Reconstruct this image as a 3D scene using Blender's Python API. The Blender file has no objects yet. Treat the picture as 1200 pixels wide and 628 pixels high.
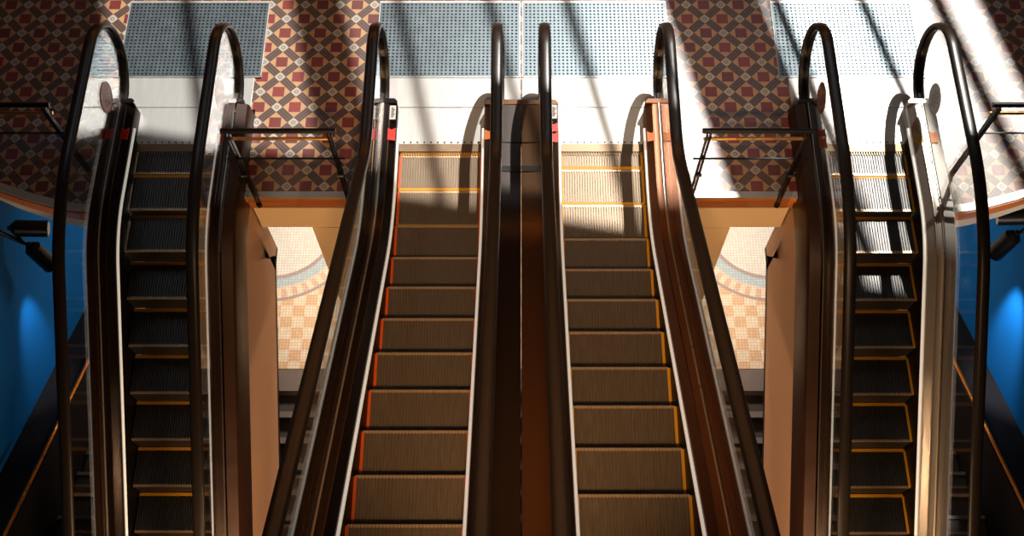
import bpy, bmesh, math, random
from mathutils import Vector, Matrix
random.seed(7)
S = bpy.context.scene
COL = S.collection
PI = math.pi
H = 9.27                      # camera height above the landing
YC = 5.58                     # comb line of the escalators
TAN = 0.5775                  # 30 degree incline
C30, S30, T15 = math.cos(PI/6), math.sin(PI/6), math.tan(PI/12)
LOWZ = -4.6                   # level of the mosaic floor below

# ------------------------------------------------------------------ colours
def lin(c):
    return tuple(((v/255)/12.92 if v/255 <= .04045 else ((v/255+.055)/1.055)**2.4) for v in c)

# ------------------------------------------------------------------ materials
def new_mat(name):
    m = bpy.data.materials.new(name); m.use_nodes = True
    nt = m.node_tree
    b = nt.nodes['Principled BSDF']
    return m, nt, b

def setp(b, **k):
    names = {'color': 'Base Color', 'rough': 'Roughness', 'metal': 'Metallic', 'spec': 'Specular IOR Level',
             'coat': 'Coat Weight', 'coatr': 'Coat Roughness', 'aniso': 'Anisotropic'}
    for a, v in k.items():
        b.inputs[names[a]].default_value = (v + (1,)) if a == 'color' and len(v) == 3 else v

def N(nt, t, **k):
    n = nt.nodes.new(t)
    for a, v in k.items(): setattr(n, a, v)
    return n

def math_node(nt, op, a, b=None, clamp=False):
    n = nt.nodes.new('ShaderNodeMath'); n.operation = op; n.use_clamp = clamp
    for i, v in enumerate((a, b)):
        if v is None: continue
        if isinstance(v, (int, float)): n.inputs[i].default_value = v
        else: nt.links.new(v, n.inputs[i])
    return n.outputs[0]

def mix_col(nt, fac, a, b):
    n = nt.nodes.new('ShaderNodeMix'); n.data_type = 'RGBA'
    for s, v in ((0, fac), (6, a), (7, b)):
        if isinstance(v, (int, float)): n.inputs[s].default_value = v
        elif isinstance(v, tuple): n.inputs[s].default_value = v if len(v) == 4 else v + (1,)
        else: nt.links.new(v, n.inputs[s])
    return n.outputs[2]

def noise(nt, scale, detail=3, vec=None, rough=.5):
    n = nt.nodes.new('ShaderNodeTexNoise'); n.inputs['Scale'].default_value = scale
    n.inputs['Detail'].default_value = detail; n.inputs['Roughness'].default_value = rough
    if vec is not None: nt.links.new(vec, n.inputs['Vector'])
    return n

def objco(nt, scale=(1, 1, 1)):
    tc = nt.nodes.new('ShaderNodeTexCoord')
    mp = nt.nodes.new('ShaderNodeMapping'); mp.inputs['Scale'].default_value = scale
    nt.links.new(tc.outputs['Object'], mp.inputs['Vector'])
    return mp.outputs[0]

def simple(name, rgb, rough=.5, metal=0., spec=.5, var=.12, nscale=6., stretch=(1, 1, 1), bump=0., coat=0.):
    m, nt, b = new_mat(name)
    c = lin(rgb)
    setp(b, rough=rough, metal=metal, spec=spec, coat=coat)
    v = objco(nt, stretch)
    nz = noise(nt, nscale, 4, v)
    lo = tuple(x*(1-var) for x in c); hi = tuple(min(1, x*(1+var)) for x in c)
    nt.links.new(mix_col(nt, nz.outputs[0], lo, hi), b.inputs['Base Color'])
    r = math_node(nt, 'MULTIPLY_ADD', nz.outputs[0], .16)
    r.node.inputs[2].default_value = max(.02, rough-.08)
    nt.links.new(r, b.inputs['Roughness'])
    if bump:
        bp = nt.nodes.new('ShaderNodeBump'); bp.inputs['Strength'].default_value = bump; bp.inputs['Distance'].default_value = .004
        nt.links.new(nz.outputs[0], bp.inputs['Height']); nt.links.new(bp.outputs[0], b.inputs['Normal'])
    return m

M = {}
M['handrail'] = simple('handrail_rubber', (40, 34, 29), .32, 0, .7, .1, 1.)
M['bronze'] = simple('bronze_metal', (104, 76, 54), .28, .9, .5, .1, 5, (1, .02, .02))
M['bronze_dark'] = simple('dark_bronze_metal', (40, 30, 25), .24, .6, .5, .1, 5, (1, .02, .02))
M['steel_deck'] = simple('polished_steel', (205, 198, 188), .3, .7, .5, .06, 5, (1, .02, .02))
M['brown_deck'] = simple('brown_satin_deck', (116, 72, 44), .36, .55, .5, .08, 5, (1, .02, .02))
M['outer'] = simple('dark_brown_side_panel', (62, 38, 25), .38, .3, .5, .1, 6)
M['trim'] = simple('glowing_white_trim', (252, 250, 244), .3, .0, .5, .04, 10)
M['skirt'] = simple('black_skirt', (20, 18, 17), .45, .3, .4, .1, 12)
M['comb'] = simple('comb_metal', (128, 108, 86), .4, .8, .5, .15, 14)
M['screw'] = simple('dark_screw', (25, 22, 20), .5, .5)
M['floor_plate'] = simple('brushed_floor_plate', (206, 206, 203), .36, .35, .5, .07, 5, (8, .6, 1), .03)
M['step_grey'] = simple('dimmed_step_metal', (92, 90, 88), .4, .8, .5, .15, 7, (6, 1, 1))  # outer steps: the weaker light there is put into a darker colour
M['nosing'] = simple('worn_lit_nosing', (214, 184, 146), .35, .6, .5, .12, 20)  # worn edge, with its lit line put into a brighter colour
M['step_brown'] = simple('warm_lit_step_metal', (130, 113, 94), .4, .65, .5, .18, 7, (6, 1, 1))  # centre steps: warm lamplight is put into the brown tint
M['yellow'] = simple('yellow_edge_paint', (226, 160, 30), .5, 0, .4, .1, 20)
M['orange'] = simple('orange_edge_paint', (224, 92, 18), .5, 0, .4, .1, 20)
M['red_sticker'] = simple('red_sticker', (232, 40, 22), .45, 0, .4, .05, 20)
M['orange_sticker'] = simple('orange_sticker', (245, 130, 18), .45, 0, .4, .05, 20)
M['yellow_sticker'] = simple('yellow_sticker', (248, 190, 20), .45, 0, .4, .05, 20)
M['white_sticker'] = simple('white_sticker', (215, 212, 205), .45, 0, .4, .05, 20)
M['black_ink'] = simple('black_ink', (22, 20, 20), .6, 0, .3, .05, 20)
M['badge'] = simple('copper_badge', (196, 140, 122), .5, 0, .4, .1, 20)
M['badge_grey'] = simple('pale_grey_badge', (196, 200, 200), .5, 0, .4, .06, 20)
M['badge_ink'] = simple('badge_dark_pattern', (84, 40, 38), .5, 0, .4, .1, 20)
M['badge_ink_grey'] = simple('badge_grey_pattern', (150, 156, 156), .5, 0, .4, .1, 20)
M['cladding'] = simple('beige_cladding', (214, 176, 146), .62, 0, .3, .05, 2.2)
M['plaster'] = simple('cream_plaster', (226, 196, 150), .7, 0, .3, .05, 2.5)
M['white_plaster'] = simple('pale_plaster', (220, 206, 190), .7, 0, .3, .05, 2.5)
M['wood'] = simple('polished_wood_nosing', (206, 122, 54), .3, 0, .6, .25, 5, (1, 12, 12))
M['blue'] = simple('blue_wall_paint', (0, 92, 168), .85, 0, .12, .06, 1.6)
M['dado'] = simple('dark_dado_paint', (16, 15, 20), .6, 0, .3, .1, 3)
M['dark_stone'] = simple('dark_stair_stone', (46, 42, 42), .45, 0, .45, .2, 5)
M['grey_stone'] = simple('grey_stair_nosing', (110, 100, 98), .5, 0, .4, .12, 6)
M['black_metal'] = simple('black_painted_metal', (20, 18, 17), .4, .3, .5, .1, 10)
M['brass'] = simple('brass_bar', (214, 160, 92), .28, .9, .5, .08, 10)
M['rail_orange'] = simple('copper_handrail', (226, 140, 50), .3, .85, .5, .08, 10)
M['grating'] = simple('steel_grating', (112, 124, 130), .38, .75, .5, .1, 8)
M['grating_base'] = simple('grating_hole_shade', (24, 32, 38), .7, .0, .4, .2, 8)  # near black: shade inside the open cells is put into the colour
M['grating_frame'] = simple('grating_frame_metal', (220, 220, 215), .4, .6)
M['wall_dark'] = simple('dim_hall_plaster', (150, 112, 80), .8, 0, .2, .08, 1)
M['roof'] = simple('roof_timber', (70, 52, 40), .8, 0, .2, .08, 1)
M['lens'] = simple('lamp_lens', (235, 225, 205), .3, 0, .5, .02, 10)

b_ = M['trim'].node_tree.nodes['Principled BSDF']           # faint emission added to the white line along the skirts
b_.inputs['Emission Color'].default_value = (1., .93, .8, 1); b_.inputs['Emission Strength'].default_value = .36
M['bead'] = simple('satin_glass_bead', (200, 190, 176), .3, .7, .5, .04, 10)

def glass_mat(name, tint, refl=1.0):
    m = bpy.data.materials.new(name); m.use_nodes = True
    nt = m.node_tree; nt.nodes.clear()
    out = nt.nodes.new('ShaderNodeOutputMaterial')
    tr = nt.nodes.new('ShaderNodeBsdfTransparent'); tr.inputs[0].default_value = tint + (1,)
    gl = nt.nodes.new('ShaderNodeBsdfGlossy'); gl.inputs['Roughness'].default_value = .03
    fr = nt.nodes.new('ShaderNodeFresnel'); fr.inputs['IOR'].default_value = 1.45
    ge = nt.nodes.new('ShaderNodeNewGeometry')
    io = math_node(nt, 'MULTIPLY_ADD', ge.outputs['Backfacing'], 1/1.45-1.45); io.node.inputs[2].default_value = 1.45
    nt.links.new(io, fr.inputs['IOR'])
    f = math_node(nt, 'MULTIPLY', fr.outputs[0], refl, True)
    mx = nt.nodes.new('ShaderNodeMixShader')
    nt.links.new(f, mx.inputs[0]); nt.links.new(tr.outputs[0], mx.inputs[1]); nt.links.new(gl.outputs[0], mx.inputs[2])
    nt.links.new(mx.outputs[0], out.inputs[0])
    return m
M['glass'] = glass_mat('balustrade_glass', (.965, .97, .965), 1.)
M['smoked'] = glass_mat('barrier_glass', (.90, .89, .87), .6)

def tile_mat():
    """geometric Victorian tiling: red squares in cream lozenges, brown diagonal bands, white octagon nodes"""
    m, nt, b = new_mat('geometric_tiles')
    P = .368
    tc = nt.nodes.new('ShaderNodeTexCoord')
    sx = nt.nodes.new('ShaderNodeSeparateXYZ'); nt.links.new(tc.outputs['Object'], sx.inputs[0])
    x = math_node(nt, 'DIVIDE', math_node(nt, 'ADD', sx.outputs[0], 1.742+P*20), P)
    y = math_node(nt, 'DIVIDE', math_node(nt, 'SUBTRACT', sx.outputs[1], 6.664-P*40), P)
    u = math_node(nt, 'ADD', x, y); v = math_node(nt, 'ADD', math_node(nt, 'SUBTRACT', x, y), 200.)
    def tri(a):  # distance from the nearest integer, 0 .. .5
        return math_node(nt, 'ABSOLUTE', math_node(nt, 'SUBTRACT', math_node(nt, 'FRACT', math_node(nt, 'ADD', a, .5)), .5))
    fu, fv = tri(u), tri(v)
    mx_ = math_node(nt, 'MAXIMUM', fu, fv); mn = math_node(nt, 'MINIMUM', fu, fv); sm = math_node(nt, 'ADD', fu, fv)
    # random tone per tile
    comb = nt.nodes.new('ShaderNodeCombineXYZ')
    nt.links.new(math_node(nt, 'ROUND', u), comb.inputs[0]); nt.links.new(math_node(nt, 'ROUND', v), comb.inputs[1])
    wn = nt.nodes.new('ShaderNodeTexWhiteNoise'); wn.noise_dimensions = '2D'; nt.links.new(comb.outputs[0], wn.inputs['Vector'])
    red = mix_col(nt, wn.outputs['Value'], lin((112, 34, 30)), lin((158, 52, 42)))
    cream = lin((222, 172, 122)); brown = lin((92, 66, 58)); node = lin((214, 206, 192)); grey = lin((128, 128, 118)); grout = lin((196, 170, 140))
    c = mix_col(nt, math_node(nt, 'LESS_THAN', sm, .325), cream, red)
    c = mix_col(nt, math_node(nt, 'GREATER_THAN', mx_, .335), c, brown)
    # two thin joints running down each brown band
    j = math_node(nt, 'MULTIPLY', math_node(nt, 'GREATER_THAN', mx_, .335), math_node(nt, 'LESS_THAN', math_node(nt, 'ABSOLUTE', math_node(nt, 'SUBTRACT', mx_, .44)), .008))
    c = mix_col(nt, math_node(nt, 'MULTIPLY', j, .35), c, grout)
    c = mix_col(nt, math_node(nt, 'GREATER_THAN', mn, .335), c, cream)
    d = math_node(nt, 'SUBTRACT', 1., sm)      # diamond distance from the node centre
    c = mix_col(nt, math_node(nt, 'MULTIPLY', math_node(nt, 'GREATER_THAN', mn, .335), math_node(nt, 'LESS_THAN', d, .25)), c, node)
    du = math_node(nt, 'SUBTRACT', .5, fu); dv = math_node(nt, 'SUBTRACT', .5, fv)
    rr = math_node(nt, 'SQRT', math_node(nt, 'ADD', math_node(nt, 'MULTIPLY', du, du), math_node(nt, 'MULTIPLY', dv, dv)))
    c = mix_col(nt, math_node(nt, 'LESS_THAN', rr, .085), c, grey)
    c = mix_col(nt, math_node(nt, 'LESS_THAN', rr, .045), c, node)
    # grout edges
    e1 = math_node(nt, 'LESS_THAN', math_node(nt, 'ABSOLUTE', math_node(nt, 'SUBTRACT', mx_, .335)), .008)
    c = mix_col(nt, math_node(nt, 'MULTIPLY', e1, .6), c, grout)
    nz = noise(nt, 3., 5, tc.outputs['Object'])
    c = mix_col(nt, math_node(nt, 'MULTIPLY', nz.outputs[0], .25), c, lin((70, 50, 44)))
    nt.links.new(c, b.inputs['Base Color'])
    setp(b, rough=.3, spec=.6, coat=.85, coatr=.34)
    r = math_node(nt, 'MULTIPLY_ADD', nz.outputs[0], .12); r.node.inputs[2].default_value = .30
    nt.links.new(r, b.inputs['Roughness'])
    return m
M['tiles'] = tile_mat()

def mosaic_mat():
    m, nt, b = new_mat('mosaic_floor')
    tc = nt.nodes.new('ShaderNodeTexCoord')
    sx = nt.nodes.new('ShaderNodeSeparateXYZ'); nt.links.new(tc.outputs['Object'], sx.inputs[0])
    ax = math_node(nt, 'SUBTRACT', math_node(nt, 'ABSOLUTE', sx.outputs[0]), 3.5)
    ay = math_node(nt, 'SUBTRACT', sx.outputs[1], 7.15)
    r = math_node(nt, 'SQRT', math_node(nt, 'ADD', math_node(nt, 'MULTIPLY', ax, ax), math_node(nt, 'MULTIPLY', ay, ay)))
    ang = math_node(nt, 'ARCTAN2', ay, ax)
    white = lin((228, 230, 228)); cream = lin((238, 226, 206)); peach = lin((228, 194, 160)); blue = lin((184, 206, 220)); mauve = lin((176, 162, 164)); pink = lin((236, 214, 198))
    ck = nt.nodes.new('ShaderNodeTexChecker'); ck.inputs['Scale'].default_value = 1/.165
    mp = nt.nodes.new('ShaderNodeMapping'); nt.links.new(tc.outputs['Object'], mp.inputs[0])
    mp.inputs['Location'].default_value = (.03, .06, .01)
    nt.links.new(mp.outputs[0], ck.inputs[0])
    ck.inputs[1].default_value = cream + (1,); ck.inputs[2].default_value = peach + (1,)
    c = ck.outputs[0]
    fan = math_node(nt, 'GREATER_THAN', math_node(nt, 'SINE', math_node(nt, 'MULTIPLY', ang, 46.)), 0.)
    fanc = mix_col(nt, fan, cream, lin((222, 192, 174)))
    for rad, colr in ((1.21, mauve), (1.165, fanc), (1.03, pink), (1.0, blue), (.87, mauve), (.815, white)):
        c = mix_col(nt, math_node(nt, 'LESS_THAN', r, rad), c, colr)
    br = nt.nodes.new('ShaderNodeTexBrick'); br.offset = 0; br.squash = 1
    br.inputs['Scale'].default_value = 1.; br.inputs['Brick Width'].default_value = .0413; br.inputs['Row Height'].default_value = .0413
    br.inputs['Mortar Size'].default_value = .0035; br.inputs['Color1'].default_value = (1, 1, 1, 1); br.inputs['Color2'].default_value = (.86, .86, .86, 1)
    br.inputs['Mortar'].default_value = (.66, .64, .62, 1)
    nt.links.new(tc.outputs['Object'], br.inputs['Vector'])
    n = nt.nodes.new('ShaderNodeMix'); n.data_type = 'RGBA'; n.blend_type = 'MULTIPLY'; n.inputs[0].default_value = 1
    nt.links.new(c, n.inputs[6]); nt.links.new(br.outputs[0], n.inputs[7])
    nt.links.new(n.outputs[2], b.inputs['Base Color'])
    setp(b, rough=.5, spec=.4)
    return m
M['mosaic'] = mosaic_mat()

# ------------------------------------------------------------------ mesh helpers
def box(bm, x0, x1, y0, y1, z0, z1):
    vs = [bm.verts.new((x, y, z)) for z in (z0, z1) for y in (y0, y1) for x in (x0, x1)]
    for f in ((0, 2, 3, 1), (4, 5, 7, 6), (0, 1, 5, 4), (2, 6, 7, 3), (0, 4, 6, 2), (1, 3, 7, 5)):
        bm.faces.new([vs[i] for i in f])
    return vs

def prism(bm, pts, axis, a0, a1):
    """extrude a 2-D polygon along axis 'x' (pts are y,z) or 'z' (pts are x,y)"""
    def mk(p, a): return (a, p[0], p[1]) if axis == 'x' else (p[0], p[1], a)
    A = [bm.verts.new(mk(p, a0)) for p in pts]; B = [bm.verts.new(mk(p, a1)) for p in pts]
    n = len(pts)
    bm.faces.new(A[::-1]); bm.faces.new(B)
    for i in range(n):
        bm.faces.new((A[i], A[(i+1) % n], B[(i+1) % n], B[i]))

def tube(bm, pts, r, seg=10, caps=True):
    rings = []
    pts = [Vector(p) for p in pts]
    for i, p in enumerate(pts):
        d = (pts[min(i+1, len(pts)-1)]-pts[max(i-1, 0)]).normalized()
        up = Vector((0, 0, 1)) if abs(d.z) < .9 else Vector((1, 0, 0))
        a = d.cross(up).normalized(); b_ = d.cross(a)
        rings.append([bm.verts.new(p + (a*math.cos(2*PI*k/seg)+b_*math.sin(2*PI*k/seg))*r) for k in range(seg)])
    for i in range(len(rings)-1):
        for k in range(seg):
            bm.faces.new((rings[i][k], rings[i][(k+1) % seg], rings[i+1][(k+1) % seg], rings[i+1][k]))
    if caps:
        bm.faces.new(rings[0][::-1]); bm.faces.new(rings[-1])

def obj(name, bm, mat, parent=None, smooth=False, loc=None, bevel=0.):
    bmesh.ops.recalc_face_normals(bm, faces=bm.faces[:])
    me = bpy.data.meshes.new(name); bm.to_mesh(me); bm.free()
    o = bpy.data.objects.new(name, me); COL.objects.link(o)
    me.materials.append(M[mat] if isinstance(mat, str) else mat)
    if smooth:
        me.polygons.foreach_set('use_smooth', [True]*len(me.polygons))
        me.set_sharp_from_angle(angle=math.radians(40))
    if parent: o.parent = parent
    if loc: o.location = loc
    if bevel:
        md = o.modifiers.new('bevel', 'BEVEL'); md.width = bevel; md.segments = 2; md.limit_method = 'ANGLE'
    return o

def thing(name, label, cat, loc=(0, 0, 0), rotz=0, group=None):
    o = bpy.data.objects.new(name, None); COL.objects.link(o)
    o.empty_display_size = .2
    o.location = loc; o.rotation_euler = (0, 0, rotz)
    o['label'] = label; o['category'] = cat
    if group: o['group'] = group
    return o

def tag(o, label, cat, group=None, kind=None):
    o['label'] = label; o['category'] = cat
    if group: o['group'] = group
    if kind: o['kind'] = kind
    return o

def struct(name, bm, mat, label, cat, smooth=False):
    o = obj(name, bm, mat, None, smooth)
    o['kind'] = 'structure'; o['label'] = label; o['category'] = cat
    return o

# ------------------------------------------------------------------ escalator
# local frame: x across, y = 0 at the comb (negative towards the viewer), z = 0 on the landing
T0 = {1: .94, -1: .90}
RB = {1: 2.0, -1: 1.25}
TEND = {1: 6.3, -1: 6.0}

def path(s, n, tstart, K=14, tend=None):
    """profile line at height n over the nosing line: list of (y, z)"""
    tend = TEND[s] if tend is None else tend
    R = RB[s] - s*n
    ti = T0[s] - s*n*T15
    L = R*T15
    pts = [(-tstart, n)]
    for k in range(K+1):
        ph = PI/6*k/K
        pts.append((-(ti-L+R*math.sin(ph)), n+s*R*(1-math.cos(ph))))
    t1 = tend - s*n*S30
    pts.append((-t1, s*(tend-T0[s])*TAN+n*C30))
    return pts

def zpath(s, t):
    R = RB[s]; L = R*T15; ta = T0[s]-L
    if t <= ta: return 0.
    if t <= ta+R*S30: return s*(R-math.sqrt(R*R-(t-ta)**2))
    return s*(t-T0[s])*TAN

def sweep(bm, prof, s, tstart, closed=True, tend=None):
    """prof: list of (x, n); each n follows its own parallel line"""
    rows = []
    for x, n in prof:
        rows.append([bm.verts.new((x, y, z)) for y, z in path(s, n, tstart, tend=tend)])
    m = len(prof); q = len(rows[0])
    for i in range(m if closed else m-1):
        a, b = rows[i], rows[(i+1) % m]
        for k in range(q-1):
            bm.faces.new((a[k], a[k+1], b[k+1], b[k]))
    if closed:
        bm.faces.new([r[0] for r in rows]); bm.faces.new([r[-1] for r in rows][::-1])

LOOPY, LOOPZ, LOOPR = .49, .62, .47       # centre line of the newel loop

def handrail_line(s):
    n = LOOPZ+LOOPR
    p = path(s, n, 0., 16)[1:]
    p = p[::-1]
    p.append((LOOPY*.5, n))
    for k in range(0, 19):
        a = PI/2 - PI*k/18
        p.append((LOOPY+LOOPR*math.cos(a), LOOPZ+LOOPR*math.sin(a)))
    p.append((.36, LOOPZ-LOOPR)); 
    return p

def ribbon(bm, line, prof, x0):
    """sweep a closed cross-section (dx, dn) along a line in the y-z plane"""
    rings = []
    for i, p in enumerate(line):
        a = Vector(line[max(i-1, 0)]); b_ = Vector(line[min(i+1, len(line)-1)])
        d = (b_-a).normalized(); nrm = Vector((-d.y, d.x))      # left normal of travel
        rings.append([bm.verts.new((x0+dx, p[0]+nrm.x*dn, p[1]+nrm.y*dn)) for dx, dn in prof])
    m = len(prof)
    for i in range(len(rings)-1):
        for k in range(m):
            bm.faces.new((rings[i][k], rings[i][(k+1) % m], rings[i+1][(k+1) % m], rings[i+1][k]))
    bm.faces.new(rings[0][::-1]); bm.faces.new(rings[-1])

GX = .575                                  # glass plane
HR_PROF = [(p[0]*1.14, p[1]) for p in ((-.047, -.014), (-.044, .006), (-.034, .016), (-.014, .021), (.014, .021), (.034, .016), (.044, .006), (.047, -.014), (.04, -.026), (.026, -.026), (.026, -.018), (-.026, -.018), (-.026, -.026), (-.04, -.026))]

_mesh = {}
CX1, CX2 = .797, 3.405
def step_bms(kind):
    bm = bmesh.new()
    box(bm, -.4, .4, -.385, -.004, -.045, -.012)
    k = 0
    w = .8/32
    for i in range(32):
        x = -.4+w*i
        box(bm, x+.004, x+w-.006, -.36, -.002, -.0122, 0)        # tread cleats
        box(bm, x+.004, x+w-.006, -.012, 0., -.235, -.002)        # riser cleats
    box(bm, -.4, .4, -.03, -.008, -.24, -.03)
    ye = bmesh.new()
    box(ye, -.4, .4, -.392, -.361, -.03, -.001)
    ys = bmesh.new()
    box(ys, -.409, -.386, -.37, -.006, -.03, .002)
    yt = bmesh.new()
    box(yt, .386, .409, -.37, -.006, -.03, .002)
    no = bmesh.new()
    box(no, -.395, .395, -.012, .001, -.012, -.0015)
    for i in range(32):
        x = -.4+w*i
        box(no, x+.003, x+w-.007, -.022, .003, -.010, .0016)
    return bm, ye, ys, yt, no

def escalator(label, cx, s, phase, nsteps, stepmat, deck, side_col, outer_left, outer_right, stick, side_edges=True):
    root = thing('escalator', label, 'escalator', (cx, YC, 0), 0, 'escalators leaving the landing')
    # ---- steps
    key = (stepmat, side_col)
    if key not in _mesh:
        a, b, c, d, e = step_bms(stepmat)
        o1 = obj('step', a, stepmat); o2 = obj('yellow_edge', b, 'yellow'); o3 = obj('side_edge', c, side_col); o4 = obj('side_edge', d, side_col)
        o5 = obj('step_nosing', e, 'nosing')
        _mesh[key] = [o.data for o in (o1, o2, o3, o4, o5)]
        for o in (o1, o2, o3, o4, o5): bpy.data.objects.remove(o)
    ms = _mesh[key]
    for k in range(-1 if s == 1 else 0, nsteps):
        t = phase+.4*k
        z = zpath(s, max(t, 0))-.004
        st = bpy.data.objects.new('step', ms[0]); COL.objects.link(st); st.parent = root
        st.location = (0, -t, z)
        if s == -1: st.rotation_euler = (0, 0, PI)
        for nm, me in (('yellow_edge', ms[1]), ('step_nosing', ms[4]), ('side_edge', ms[2]), ('side_edge', ms[3])):
            if nm == 'side_edge' and not side_edges: continue
            e = bpy.data.objects.new(nm, me); COL.objects.link(e); e.parent = st
    # ---- comb and floor plates
    bm = bmesh.new()
    box(bm, -.41, .41, .0, .085, .001, .016)
    for i in range(32):
        x = -.4+.025*i
        box(bm, x+.017, x+.026, -.035, .0, .004, .012)
    cpl = obj('comb_plate', bm, 'comb', root)
    for i in range(12):
        x = -.37+.0673*i
        if 'screw' not in _mesh:
            bm = bmesh.new(); tube(bm, [(0, 0, -.004), (0, 0, .0035)], .0085, 8)
            o = obj('screw', bm, 'screw'); _mesh['screw'] = o.data; bpy.data.objects.remove(o)
        sc = bpy.data.objects.new('screw', _mesh['screw']); COL.objects.link(sc); sc.parent = cpl; sc.location = (x, .105, .0155)
    for y0, y1 in ((.085, .515), (.521, .878)):
        bm = bmesh.new(); box(bm, -.668 if outer_left < .76 else -.79, .668 if outer_right < .76 else .79, y0, y1, .001, .013)
        obj('floor_plate', bm, 'floor_plate', root, bevel=.003)
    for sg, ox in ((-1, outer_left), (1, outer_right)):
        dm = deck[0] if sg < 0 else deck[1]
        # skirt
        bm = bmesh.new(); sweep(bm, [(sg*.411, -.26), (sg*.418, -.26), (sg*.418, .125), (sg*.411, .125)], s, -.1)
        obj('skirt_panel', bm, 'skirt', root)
        # faintly glowing trim that runs along the foot of the deck
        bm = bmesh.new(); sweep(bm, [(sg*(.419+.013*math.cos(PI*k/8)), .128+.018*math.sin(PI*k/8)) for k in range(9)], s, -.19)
        obj('glow_trim', bm, 'trim', root, True)
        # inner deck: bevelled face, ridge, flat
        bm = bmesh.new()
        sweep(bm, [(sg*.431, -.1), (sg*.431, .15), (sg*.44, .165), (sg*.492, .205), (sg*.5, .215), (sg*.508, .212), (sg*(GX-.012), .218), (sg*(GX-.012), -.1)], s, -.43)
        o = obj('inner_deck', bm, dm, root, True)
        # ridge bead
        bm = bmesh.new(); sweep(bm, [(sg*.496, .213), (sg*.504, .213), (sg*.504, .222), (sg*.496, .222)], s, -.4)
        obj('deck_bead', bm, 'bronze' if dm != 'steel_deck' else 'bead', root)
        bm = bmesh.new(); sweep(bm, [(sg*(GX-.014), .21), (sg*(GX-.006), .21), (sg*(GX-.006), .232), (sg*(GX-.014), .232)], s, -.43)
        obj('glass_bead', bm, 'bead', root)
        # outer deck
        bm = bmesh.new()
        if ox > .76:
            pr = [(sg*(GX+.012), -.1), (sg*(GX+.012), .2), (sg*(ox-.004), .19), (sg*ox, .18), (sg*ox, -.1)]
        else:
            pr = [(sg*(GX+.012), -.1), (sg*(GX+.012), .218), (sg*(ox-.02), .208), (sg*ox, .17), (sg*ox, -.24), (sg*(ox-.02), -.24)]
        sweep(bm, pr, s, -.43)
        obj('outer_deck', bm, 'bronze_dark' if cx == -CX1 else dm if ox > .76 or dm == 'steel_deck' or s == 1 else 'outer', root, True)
        # newel cap closing the end of both decks
        bm = bmesh.new()
        wide = ox > .76
        x0, x1 = .431, (ox if wide else .662)
        pts = [(x0, .43), (x1, .43), (x1, .46), (x1-.03 if ox < .76 else x1, .492), (x0+.03, .492), (x0, .46)]
        pts = [(sg*a, b_) for a, b_ in pts]
        prism(bm, pts, 'z', .001, .222 if ox < .76 else .2)
        obj('newel_cap', bm, dm, root, False, bevel=.006)
        # glass
        top = path(s, LOOPZ+LOOPR-.03, -.1, 16)[1:]
        bot = path(s, .19, -.44, 16)
        poly = [p for p in bot] + [p for p in top[::-1]]
        rr = LOOPR-.03
        poly += [(LOOPY+rr*math.cos(PI/2-PI*k/20), LOOPZ+rr*math.sin(PI/2-PI*k/20)) for k in range(0, 21)]
        bm = bmesh.new()
        prism(bm, poly, 'x', sg*GX-.005, sg*GX+.005)
        obj('glass_panel', bm, 'glass', root)
        # handrail and its guide
        bm = bmesh.new(); ribbon(bm, handrail_line(s), HR_PROF, sg*GX)
        hr = obj('handrail', bm, 'handrail', root, True)
        bm = bmesh.new()
        gp = [(-.02, -.045), (.02, -.045), (.02, -.02), (-.02, -.02)]
        ribbon(bm, handrail_line(s)[:-1], gp, sg*GX)
        obj('handrail_guide', bm, 'bronze_dark', hr)
        if ox < .76:
            # truss cladding
            bm = bmesh.new()
            sweep(bm, [(sg*(ox-.012), -.2), (sg*(ox-.03), -.2), (sg*(ox-.03), -1.55), (sg*(ox-.012), -1.55)], s, .30)
            obj('side_cladding', bm, 'cladding' if s == -1 else 'outer', root)  # centre machines: unlit cladding put into dark brown, so glass reflects it dark
            bm = bmesh.new()
            sweep(bm, [(sg*(ox-.032), -1.50), (sg*(ox-.008), -1.50), (sg*(ox-.008), -1.56), (sg*(ox-.032), -1.56)], s, .31)
            obj('cladding_edge', bm, 'black_metal', root)
    if s == 1:
        sd = -1 if outer_left > .76 else 1
        xa, xb = sorted((sd*.595, sd*.796))
        bm = bmesh.new(); box(bm, xa, xb, -.335, -.275, .17, .2035)
        obj('deck_gap', bm, 'black_ink', root)
        bm = bmesh.new(); box(bm, xa, xb, -.01, -.003, .18, .2035)
        obj('deck_seam', bm, 'black_ink', root)
    # truss underside
    bm = bmesh.new()
    wl, wr = min(outer_left, .8)-.035, min(outer_right, .8)-.035
    sweep(bm, [(-wl, -1.47), (wr, -1.47), (wr, -1.54), (-wl, -1.54)], s, .34)
    obj('truss_underside', bm, 'cladding', root)
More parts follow.
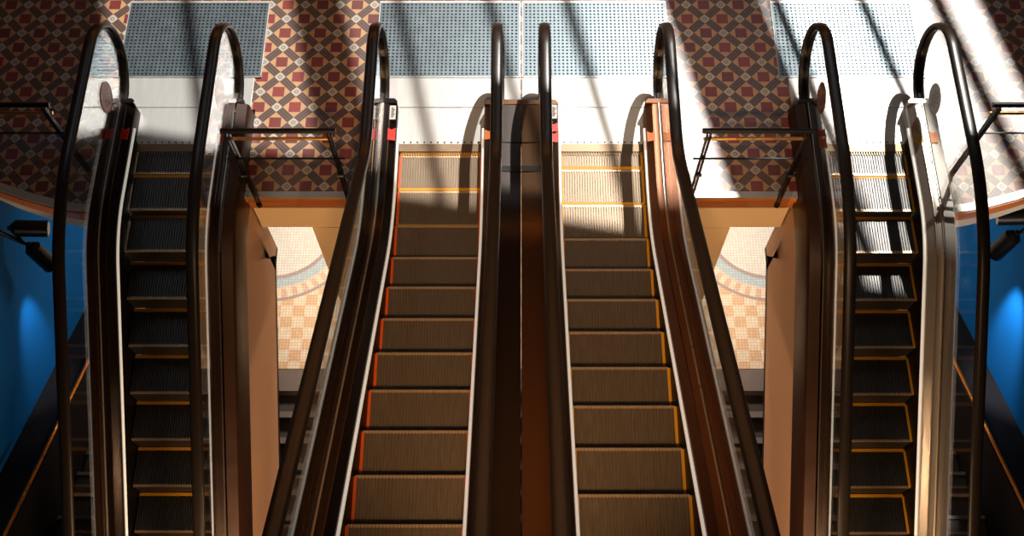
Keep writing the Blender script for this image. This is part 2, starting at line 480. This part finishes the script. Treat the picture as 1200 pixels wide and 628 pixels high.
    # ---- stickers on the decks and badges on the glass
    for sg, kind, xx, y0, y1 in stick:
        z = .2235
        if kind in ('red_sticker', 'orange_sticker', 'yellow_sticker'):
            bm = bmesh.new()
            xa, xb = xx-.038, xx+.038
            y0 -= .012; y1 += .012
            prism(bm, [(xa, y0), (xb, y0+.01*sg), (xb, y1), ((xa+xb)/2, y1-.02), (xa, y1)], 'z', z, z+.002)
            o = obj('warning_sticker', bm, kind, root)
            if kind == 'yellow_sticker':
                bm = bmesh.new()
                prism(bm, [(xx-.014, y0+.03), (xx+.012, y0+.03), (xx+.018, y0+.045), (xx+.018, y1-.05), (xx+.012, y1-.035), (xx-.014, y1-.035)], 'z', z+.002, z+.0035)
                obj('letter_d', bm, 'white_sticker', o)
        elif kind == 'white_sticker':
            bm = bmesh.new(); box(bm, xx-.03, xx+.03, y0, y1, z, z+.002)
            o = obj('notice_label', bm, kind, root)
            bm = bmesh.new()
            for i in range(7):
                yy = y0+.03+i*(y1-y0-.06)/6
                box(bm, xx-.014, xx+.008+.006*((i*7) % 3), yy-.005, yy+.005, z+.002, z+.003)
            obj('printed_lines', bm, 'black_ink', o)
    return root

def badge(root, sg, y, z, grey=False):
    bm = bmesh.new()
    x0 = sg*GX+.007; x1 = sg*GX+.010
    def ring(bm, r0, r1, xa, xb, cy=0, cz=0, seg=32):
        for k in range(seg):
            a, b_ = 2*PI*k/seg, 2*PI*(k+1)/seg
            if r0 <= 0:
                pts = [(cy, cz), (cy+r1*math.cos(a), cz+r1*math.sin(a)), (cy+r1*math.cos(b_), cz+r1*math.sin(b_))]
            else:
                pts = [(cy+r0*math.cos(a), cz+r0*math.sin(a)), (cy+r1*math.cos(a), cz+r1*math.sin(a)), (cy+r1*math.cos(b_), cz+r1*math.sin(b_)), (cy+r0*math.cos(b_), cz+r0*math.sin(b_))]
            prism(bm, pts, 'x', xa, xb)
    pts = [(.15*math.cos(2*PI*k/40), .15*math.sin(2*PI*k/40)) for k in range(40)]
    prism(bm, pts, 'x', -.0095 if sg > 0 else .007, -.007 if sg > 0 else .0095)
    o = obj('glass_badge', bm, 'badge_grey' if grey else 'badge', root, False, (sg*GX, y, z))
    bm = bmesh.new()
    xa, xb = (-.0115, -.0096) if sg > 0 else (.0096, .0115)
    ring(bm, .140, .15, xa, xb)
    obj('badge_rim', bm, 'badge_ink_grey' if grey else 'badge_ink', o)
    bm = bmesh.new()
    # interlaced pattern of small lozenges and loops
    for i, (cy, cz) in enumerate(((0, .075), (.045, .035), (-.045, .035), (0, 0), (.045, -.035), (-.045, -.035), (0, -.075))):
        ring(bm, .018, .031, xa, xb, cy, cz, 12)
    obj('badge_pattern', bm, 'badge_ink_grey' if grey else 'badge_ink', o)

# the four machines, left to right
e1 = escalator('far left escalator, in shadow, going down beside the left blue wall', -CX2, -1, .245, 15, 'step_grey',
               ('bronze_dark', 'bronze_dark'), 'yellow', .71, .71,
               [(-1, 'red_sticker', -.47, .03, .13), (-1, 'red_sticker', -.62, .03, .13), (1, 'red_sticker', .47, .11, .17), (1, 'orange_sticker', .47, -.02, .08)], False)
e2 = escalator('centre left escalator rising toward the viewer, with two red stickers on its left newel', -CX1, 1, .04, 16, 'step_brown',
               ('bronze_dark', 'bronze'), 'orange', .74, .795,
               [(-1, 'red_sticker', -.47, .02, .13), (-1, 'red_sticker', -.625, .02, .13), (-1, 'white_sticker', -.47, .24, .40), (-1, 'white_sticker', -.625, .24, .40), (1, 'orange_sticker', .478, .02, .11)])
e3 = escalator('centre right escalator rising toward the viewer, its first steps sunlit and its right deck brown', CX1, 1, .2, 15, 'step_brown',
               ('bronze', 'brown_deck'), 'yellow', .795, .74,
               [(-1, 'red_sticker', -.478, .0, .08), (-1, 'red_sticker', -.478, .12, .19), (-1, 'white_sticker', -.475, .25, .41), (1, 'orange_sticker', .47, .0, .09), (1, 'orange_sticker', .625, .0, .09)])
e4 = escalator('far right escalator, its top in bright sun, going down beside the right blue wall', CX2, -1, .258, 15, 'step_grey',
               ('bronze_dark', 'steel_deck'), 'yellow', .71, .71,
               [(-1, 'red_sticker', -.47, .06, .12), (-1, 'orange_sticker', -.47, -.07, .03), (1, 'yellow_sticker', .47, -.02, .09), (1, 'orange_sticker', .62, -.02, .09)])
badge(e1, -1, .28, .55); badge(e1, 1, .22, .72); badge(e4, -1, .20, .66); badge(e4, 1, .28, .52, True)

# ------------------------------------------------------------------ landing
bm = bmesh.new()
edge = [(4.08, 4.93), (4.3, 4.945), (4.5, 4.985), (4.8, 5.07), (5.1, 5.18), (5.4, 5.32), (5.8, 5.58), (6.4, 6.1), (7.2, 7.0)]
FT = -.03
def floor_part(pts): prism(bm, pts, 'z', FT, 0.)
floor_part([(-13.45, 6.08), (13.45, 6.08), (13.45, 21.7), (-13.45, 21.7)])
for sg in (-1, 1):
    floor_part([(sg*1.54, 5.13), (sg*2.69, 5.13), (sg*2.69, 6.08), (sg*1.54, 6.08)])
    floor_part([(sg*x, y) for x, y in edge[:-2]] + [(sg*6.38, 6.08), (sg*4.08, 6.08)])
struct('floor', bm, 'tiles', 'landing floor of red, cream and brown geometric tiles', 'floor')
# sub-slab (fills below the floor plates and the tiled strips)
bm = bmesh.new()
box(bm, -13.45, 13.45, 6.1, 20, -.75, -.031)
struct('ceiling', bm, 'plaster', 'cream underside of the landing slab', 'ceiling')
for i, sg in enumerate((-1, 1)):
    side = 'left' if sg < 0 else 'right'
    bm = bmesh.new(); x0, x1 = sorted((sg*1.54, sg*2.69)); box(bm, x0, x1, 5.14, 6.09, -.77, -.031)
    struct('wall_%s_fascia' % side, bm, 'plaster', 'cream fascia under the tiled strip on the %s' % side, 'wall')
    # wooden nosing
    bm = bmesh.new()
    prism(bm, [(5.14, -.262), (5.10, -.262), (5.09, -.25), (5.09, -.13), (5.075, -.115), (5.06, -.09), (5.06, -.04), (5.075, -.012), (5.10, -.004), (5.13, -.004), (5.13, -.031), (5.14, -.031)], 'x', x0, x1)
    struct('trim_%d' % (i+1), bm, 'wood', 'polished wooden nosing at the edge of the %s tiled strip' % side, 'trim', True)
    bm = bmesh.new(); box(bm, x0, x1, 5.062, 5.13, -.003, .012)
    struct('trim_%d' % (i+5), bm, 'grating_frame', 'pale metal edge strip on the %s tiled strip' % side, 'trim')
    # curved edge outside the outer escalators
    bm = bmesh.new(); bm2 = bmesh.new(); bm3 = bmesh.new()
    def lay(bm, off0, off1, z0, z1):
        P0, P1 = [], []
        for k, (x, y) in enumerate(edge):
            a = Vector(edge[max(k-1, 0)]); b_ = Vector(edge[min(k+1, len(edge)-1)])
            d = (b_-a).normalized(); n = Vector((d.y, -d.x))
            P0.append((sg*(x+n.x*off0), y+n.y*off0)); P1.append((sg*(x+n.x*off1), y+n.y*off1))
        for k in range(len(edge)-1):
            prism(bm, [P0[k], P0[k+1], P1[k+1], P1[k]], 'z', z0, z1)
    lay(bm, -.02, .045, -.15, -.004); lay(bm2, -.30, .0, -.42, -.151); lay(bm3, -.05, .03, -.004, .01)
    bmesh.ops.remove_doubles(bm, verts=bm.verts, dist=1e-4); bmesh.ops.remove_doubles(bm2, verts=bm2.verts, dist=1e-4)
    struct('trim_%d' % (i+3), bm, 'wood', 'curved wooden nosing of the landing beside the %s wall' % side, 'trim')
    struct('wall_%s_curved_fascia' % side, bm2, 'white_plaster', 'curved pale fascia below the landing edge on the %s' % side, 'wall')
    struct('trim_%d' % (i+7), bm3, 'grating_frame', 'curved pale strip along the landing edge on the %s' % side, 'trim')
    # pier below the landing, seen through the gap
    bm = bmesh.new(); x0, x1 = sorted((sg*1.40, sg*2.17)); box(bm, x0, x1, 5.13, 5.55, LOWZ, -.772)
    struct('wall_%s_pier' % side, bm, 'plaster', 'cream pier under the landing on the %s' % side, 'wall')
    # blue side wall, bowed in plan
    bm = bmesh.new()
    W = []
    for k in range(25):
        y = -2.0+k*.46
        W.append((5.45+.10*math.cos((y-4)/4.), y))
    n = len(W)
    pts = [(sg*x, y) for x, y in W] + [(sg*(x+.2), y) for x, y in W[::-1]]
    prism(bm, pts, 'z', -8.4, -.425)
    struct('wall_%s' % side, bm, 'blue', 'blue painted wall below the landing on the %s' % side, 'wall', True)
    # dark dado with its sloping top, and copper rail
    def railz(y): return -2.47+.54*(3.85-y)
    bm = bmesh.new()
    y0, y1 = .2, 8.0
    prism(bm, [(y0, -8.2), (y1, -8.2), (y1, railz(y1)-.16), (y0, railz(y0)-.16)], 'x', sg*5.14, sg*5.62)
    struct('baseboard_%s' % side, bm, 'dado', 'dark dado rising along the %s blue wall' % side, 'baseboard')
    rail = thing('stair_handrail', 'thin copper handrail sloping down the %s blue wall' % side, 'handrail', (sg*5.1, 3.85, -2.47), 0, 'wall handrails of the side stairs')
    bm = bmesh.new(); tube(bm, [(0, -3.2, 3.2*.54), (0, 1.6, -1.6*.54)], .021, 10)
    obj('rail', bm, 'rail_orange', rail, True)
    for yy in (-2.4, -1.2, 0., 1.2):
        bm = bmesh.new(); tube(bm, [(0, yy, -.54*yy-.015), (0, yy, -.54*yy-.07), (sg*.05, yy, -.54*yy-.09)], .008, 8)
        obj('bracket', bm, 'black_metal', rail, True)

# ------------------------------------------------------------------ lower level
bm = bmesh.new(); box(bm, -5.7, 5.7, 4.95, 20, LOWZ-.05, LOWZ)
struct('lower_floor', bm, 'mosaic', 'mosaic floor of the level below with blue and cream rings', 'floor')
bm = bmesh.new(); box(bm, -13.45, 13.45, -7, 20, -8.6, -8.4)
struct('basement_floor', bm, 'dark_stone', 'dark floor far below', 'floor')
st = thing('staircase', 'dark stone stairs going down behind the middle escalators', 'stairs', (0, 4.95, LOWZ))
for k in range(12):
    bm = bmesh.new()
    y = -.31*k if k else 0.
    box(bm, -4.06, 4.06, -.31*(k+1), -.31*k-.003, -.172*k-.30, -.172*k-.03 if k else -.012)
    o = obj('stair_step', bm, 'dark_stone' if k else 'grey_stone', st)
    if k:
        bm = bmesh.new(); box(bm, -4.06, 4.06, -.31*(k+1)-.008, -.31*(k+1)+.075, -.172*k-.0295, -.172*k-.002)
        obj('stair_nosing', bm, 'grey_stone', o)
for sg in (-1, 1):
    side = 'left' if sg < 0 else 'right'
    st = thing('staircase', 'dark narrow stairs rising toward the viewer along the %s blue wall' % side, 'stairs', (sg*4.65, 5.7, LOWZ))
    for k in range(17):
        bm = bmesh.new(); box(bm, -.47, .47, -.285*(k+1), -.285*k, .155*k-.1, .155*(k+1)-.02)
        o = obj('stair_step', bm, 'dark_stone', st)
        bm = bmesh.new(); box(bm, -.47, .47, -.285*k-.03, -.285*k+.008, .155*(k+1)-.0195, .155*(k+1))
        obj('stair_nosing', bm, 'grey_stone', o)

# ------------------------------------------------------------------ grating mats on the landing
def grating(label, x0, x1, y0=6.464, y1=7.432):
    cx, cy = (x0+x1)/2, (y0+y1)/2
    w, d = (x1-x0)/2, (y1-y0)/2
    root = thing('grating_mat', label, 'metal mat', (cx, cy, 0), 0, 'metal grating mats in the landing floor')
    bm = bmesh.new(); box(bm, -w, w, -d, d, .001, .005)
    obj('hole_shade', bm, 'grating_base', root)
    bm = bmesh.new()
    nx = int(round(2*w/.0425)); ny = int(round(2*d/.0425))
    for i in range(nx):
        x = -w+(i+.5)*2*w/nx; box(bm, x-.0115, x+.0115, -d+.01, d-.01, .004, .0165)
    for j in range(ny):
        y = -d+(j+.5)*2*d/ny; box(bm, -w+.01, w-.01, y-.0115, y+.0115, .004, .0155)
    obj('grating', bm, 'grating', root)
    bm = bmesh.new()
    box(bm, -w, w, d-.02, d, .004, .019); box(bm, -w, w, -d, -d+.008, .004, .017)
    box(bm, -w, -w+.008, -d, d, .004, .017); box(bm, w-.008, w, -d, d, .004, .017)
    obj('mat_frame', bm, 'grating_frame', root)
grating('metal grating mat behind the far left escalator, dark teal in shade', -4.15, -2.67)
grating('metal grating mat behind the centre left escalator', -1.50, -.010)
grating('metal grating mat behind the centre right escalator', .010, 1.535)
grating('metal grating mat behind the far right escalator, crossed by a dark diagonal shadow', 2.645, 4.15)

# ------------------------------------------------------------------ barriers between the machines
def barrier(label, x0, x1, ends=(True, True), Y=5.06):
    cx = (x0+x1)/2; w = (x1-x0)/2
    root = thing('glass_barrier', label, 'barrier', (cx, Y, 0), 0, 'glass barriers at the landing edge')
    bm = bmesh.new(); tube(bm, [(-w, .02, 1.19), (w, .02, 1.19)], .024, 12)
    obj('top_rail', bm, 'black_metal', root, True)
    bm = bmesh.new(); tube(bm, [(-w+.03, .03, 1.045), (w-.03, .03, 1.045)], .016, 10)
    obj('brass_rail', bm, 'brass', root, True)
    bm = bmesh.new(); box(bm, -w-.03, w+.03, -.036, -.026, -.14, .80)
    obj('glass_panel', bm, 'smoked', root)
    bm = bmesh.new(); box(bm, -w-.03, w+.03, -.038, -.024, .80, .812)
    obj('glass_cap', bm, 'black_metal', root)
    for sg, on in ((-1, ends[0]), (1, ends[1])):
        if not on: continue
        x = sg*(w-.06)
        bm = bmesh.new()
        box(bm, x-.020, x-.008, -.02, .02, -.10, 1.17); box(bm, x+.008, x+.020, -.02, .02, -.10, 1.17)
        for z in (.1, .45, .75): box(bm, x-.008, x+.008, -.012, .012, z, z+.05)
        po = obj('post', bm, 'black_metal', root)
        bm = bmesh.new(); tube(bm, [(x, -.012, -.13), (x, -.012, -.08)], .028, 10)
        tube(bm, [(x-.03, -.03, .5), (x+.03, -.03, .5)], .018, 8)
        obj('post_fixing', bm, 'black_metal', po, True)
barrier('glass barrier with black and brass rails at the edge of the left tiled strip', -2.63, -1.62)
barrier('glass barrier with black and brass rails at the edge of the right tiled strip', 1.585, 2.57)
barrier('glass barrier with a black rail at the landing edge right of the far right escalator', 4.17, 5.6, (True, False), 5.33)
barrier('glass barrier in deep shadow at the landing edge left of the far left escalator', -5.6, -4.17, (False, True), 5.33)

# ------------------------------------------------------------------ twin spotlights on the blue walls
def spotlight(label, loc, sg):
    root = thing('spotlight', label, 'spotlight', loc, 0, 'twin wall spotlights')
    bm = bmesh.new(); tube(bm, [(sg*.06, .02, .12), (sg*.03, .02, .12)], .05, 14)
    tube(bm, [(sg*.04, .02, .12), (0, 0, .04), (-sg*.10, -.02, -.06)], .015, 10)
    obj('arm', bm, 'black_metal', root, True)
    for nm, p, d in (('lamp_head', Vector((-sg*.06, .06, .0)), Vector((-sg*1., .10, -.25))), ('lamp_head', Vector((-sg*.15, -.04, -.10)), Vector((-sg*.35, -.25, -1.)))):
        d.normalize()
        bm = bmesh.new()
        tube(bm, [p-d*.03, p, p+d*.02, p+d*.19, p+d*.20], .057, 18)
        for v in bm.verts:
            if (v.co-p).dot(d) < -.02:
                v.co = p-d*.03+(v.co-(p-d*.03))*.55
        tube(bm, [p-d*.05, p-d*.03], .018, 10)
        h = obj(nm, bm, 'black_metal', root, True)
        bm = bmesh.new(); tube(bm, [p+d*.2, p+d*.203], .048, 18)
        obj('lamp_lens', bm, 'lens', h)
        bm = bmesh.new(); tube(bm, [p-d*.03, Vector((-sg*.10, -.02, -.06))], .012, 8)
        obj('swivel', bm, 'black_metal', h)
    root.scale = (1.6, 1.6, 1.6)
    return root
spotlight('twin black spotlight on the right blue wall', (5.48, 5.24, -.90), 1)
spotlight('twin black spotlight on the left blue wall, dim in shadow', (-5.48, 5.16, -1.02), -1)

# ------------------------------------------------------------------ hall shell: walls and an unseen roof cut to shape the sun patches
bm = bmesh.new(); box(bm, -13.75, -13.5, -7, 22, -8.6, 14); struct('wall_outer_left', bm, 'wall_dark', 'dim hall wall on the left', 'wall')
bm = bmesh.new(); box(bm, 13.5, 13.75, -7, 22, -8.6, 14); struct('wall_outer_right', bm, 'wall_dark', 'dim hall wall on the right', 'wall')
bm = bmesh.new(); box(bm, -13.75, 13.75, -7.3, -7.05, -8.6, 14); struct('wall_front', bm, 'wall_dark', 'dim hall wall behind the viewer', 'wall')
bm = bmesh.new(); box(bm, -13.75, 13.75, 21.75, 22, -8.6, 14); struct('wall_back', bm, 'wall_dark', 'dim hall wall beyond the landing', 'wall')
RZ = 14.0
SUN_EL = math.radians(60.)
SX, SY = .31, .62                # sun direction per unit height
DX, DY = RZ*SX, RZ*SY
bm = bmesh.new()
# (u, v) -> floor point, u measured along the shadow of the glazing bars, v along the roof edge
def uv(u, v):
    # u = X + .23 (Y-5.5) ; v = Y + .17 X
    y = (v-.17*u-.17*.23*5.5)/(1-.17*.23); x = u-.23*(y-5.5)
    return (x+DX, y+DY)
def slab(u0, u1, v0, v1):
    prism(bm, [uv(u0, v0), uv(u1, v0), uv(u1, v1), uv(u0, v1)], 'z', RZ, RZ+.12)
V1 = 9.6
for a, b_, c, d in ((-22, 22, -30, -.5), (-22, -12.4, -.5, 4.9), (-10.4, 22, -.5, 4.9)): slab(a, b_, c, d)   # roof nearer the viewer, one opening added for sheen on the left steps
slab(-22, 22, V1, 30)
for a, b_, c, d in ((-22, -10.6, 4.9, V1), (-8.2, -4., 4.9, V1), (-10.6, -8.2, 4.9, V1)): slab(a, b_, c, d)
for a, b_ in ((-1.95, -1.45), (2.0, 3.03), (3.11, 3.24), (5.36, 22)):
    slab(a, b_, 4.90, V1)
slab(-4.15, -1.95, 4.90, 5.18); slab(3.03, 5.36, 4.90, 5.08)
for u, w in ((-3.1, .09), (-.85, .05), (.12, .06), (.95, .08), (4.09, .11), (4.91, .14)):
    slab(u-w/2, u+w/2, 4.90, V1)
struct('ceiling_sun_mask', bm, 'roof', 'unseen timber roof, its openings shaped for the sun patches', 'ceiling')

bm = bmesh.new(); box(bm, -13.5, -2.2, -7, 4.2, 10.6, 11.0)  # unseen slab, added to keep skylight off the left side
struct('ceiling_sky_blocker', bm, 'white_plaster', 'unseen slab added on the left to block skylight', 'ceiling')

# ------------------------------------------------------------------ light
def light(name, typ, loc, energy, color=(1, 1, 1), rot=(0, 0, 0), **k):
    d = bpy.data.lights.new(name, typ); d.energy = energy; d.color = color
    for a, v in k.items(): setattr(d, a, v)
    o = bpy.data.objects.new(name, d); COL.objects.link(o); o.location = loc; o.rotation_euler = rot
    return o
def aim(o, target):
    o.rotation_euler = (Vector(target)-o.location).to_track_quat('-Z', 'Y').to_euler()
so = light('sun', 'SUN', (0, 20, 30), 4.4, (1., .95, .89), angle=math.radians(.5))
so.rotation_euler = Vector((-SX, -SY, -1)).to_track_quat('-Z', 'Y').to_euler()
# portals over the skylight openings guide the sampling of the sky
for u0, u1, v0, v1 in ((-4.15, -1.95, 5, V1), (-1.45, 2.0, 5, V1), (3.0, 5.36, 5, V1), (-12.4, -10.4, -.5, 4.9)):
    p = [uv(u0, v0), uv(u1, v0), uv(u1, v1), uv(u0, v1)]
    cx = sum(q[0] for q in p)/4; cy = sum(q[1] for q in p)/4
    o = light('sky_portal', 'AREA', (cx, cy, RZ-.02), 1., shape='RECTANGLE', size=(u1-u0)+1.1, size_y=v1-v0+.8)
    o.data.cycles.is_portal = True
w = bpy.data.worlds.new('sky'); S.world = w; w.use_nodes = True
bg = w.node_tree.nodes['Background']; bg.inputs[0].default_value = (.80, .92, 1., 1); bg.inputs[1].default_value = 1.3
# unseen warm fills, added behind the viewer to brighten steps and tile strips
WARM = (1., .58, .28)
o = light('centre_fill', 'SPOT', (0, -.8, 8.4), 1700, (1., .6, .3), spot_size=math.radians(38), spot_blend=.9, shadow_soft_size=.25); aim(o, (0, 4.5, 0))
for x, e in ((2.1, 1000), (-2.1, 320)):
    o = light('strip_fill', 'SPOT', (x*.9, -.8, 8.6), e, (1., .72, .46), spot_size=math.radians(20), spot_blend=.9, shadow_soft_size=.15); aim(o, (x, 6.1, 0))
o = light('right_fill', 'SPOT', (3.4, -.9, 8.2), 160, WARM, spot_size=math.radians(34), spot_blend=.9, shadow_soft_size=.2); aim(o, (3.6, 3.0, -.5))
# lamps under the landing slab over the mosaic floor
for x in (-2.45, 2.45):
    o = light('downlight', 'AREA', (x, 7.2, -.9), 170, (1., .84, .66), shape='DISK', size=.8)
# unseen warm fills added in the gaps to brighten fascia and cladding
for x in (-2.1, 2.1):
    o = light('gap_fill', 'AREA', (x, .2, -.1), 90, (1., .62, .34), shape='DISK', size=.4); aim(o, (x*1.1, 4.6, -1.2))
# unseen fills added so the far wall gives warm reflections
for x in (-7, 0, 7):
    o = light('wall_fill', 'AREA', (x, 19.5, 9), 260, (1., .66, .36), shape='DISK', size=.8); aim(o, (x, 21.7, 8.7))
# unseen spots added to brighten the curved fascia at the landing edge
for sg, e in ((1, 420), (-1, 70)):
    o = light('fascia_fill', 'SPOT', (sg*4.7, .7, .3), e, (1., .86, .72), spot_size=math.radians(30), spot_blend=.8, shadow_soft_size=.1); aim(o, (sg*4.95, 5.1, -.25))
# wall spotlights
for sg, e in ((1, 170), (-1, 50)):
    o = light('spot_beam', 'SPOT', (5.125, 5.09, -1.41) if sg > 0 else (-5.125, 5.01, -1.53), e, (1., .95, .9), spot_size=math.radians(50), spot_blend=.9, shadow_soft_size=.04)
    aim(o, (sg*5.53, 4.5, -2.25))

# ------------------------------------------------------------------ camera
cam = bpy.data.cameras.new('camera'); co = bpy.data.objects.new('camera', cam); COL.objects.link(co)
co.location = (0, 0, H); co.rotation_euler = (math.radians(90-65.05), 0, 0)
cam.sensor_width = 36; cam.lens = 36*1270/1200; cam.shift_x = -10.8/1200
cam.clip_start = .05; cam.clip_end = 200
S.camera = co
vs = S.view_settings
S.display_settings.display_device = 'sRGB'
vs.view_transform = 'Standard'; vs.look = 'None'; vs.gamma = 1.; vs.exposure = 0.; vs.use_curve_mapping = False
S.cycles.max_bounces = 8; S.cycles.transparent_max_bounces = 16
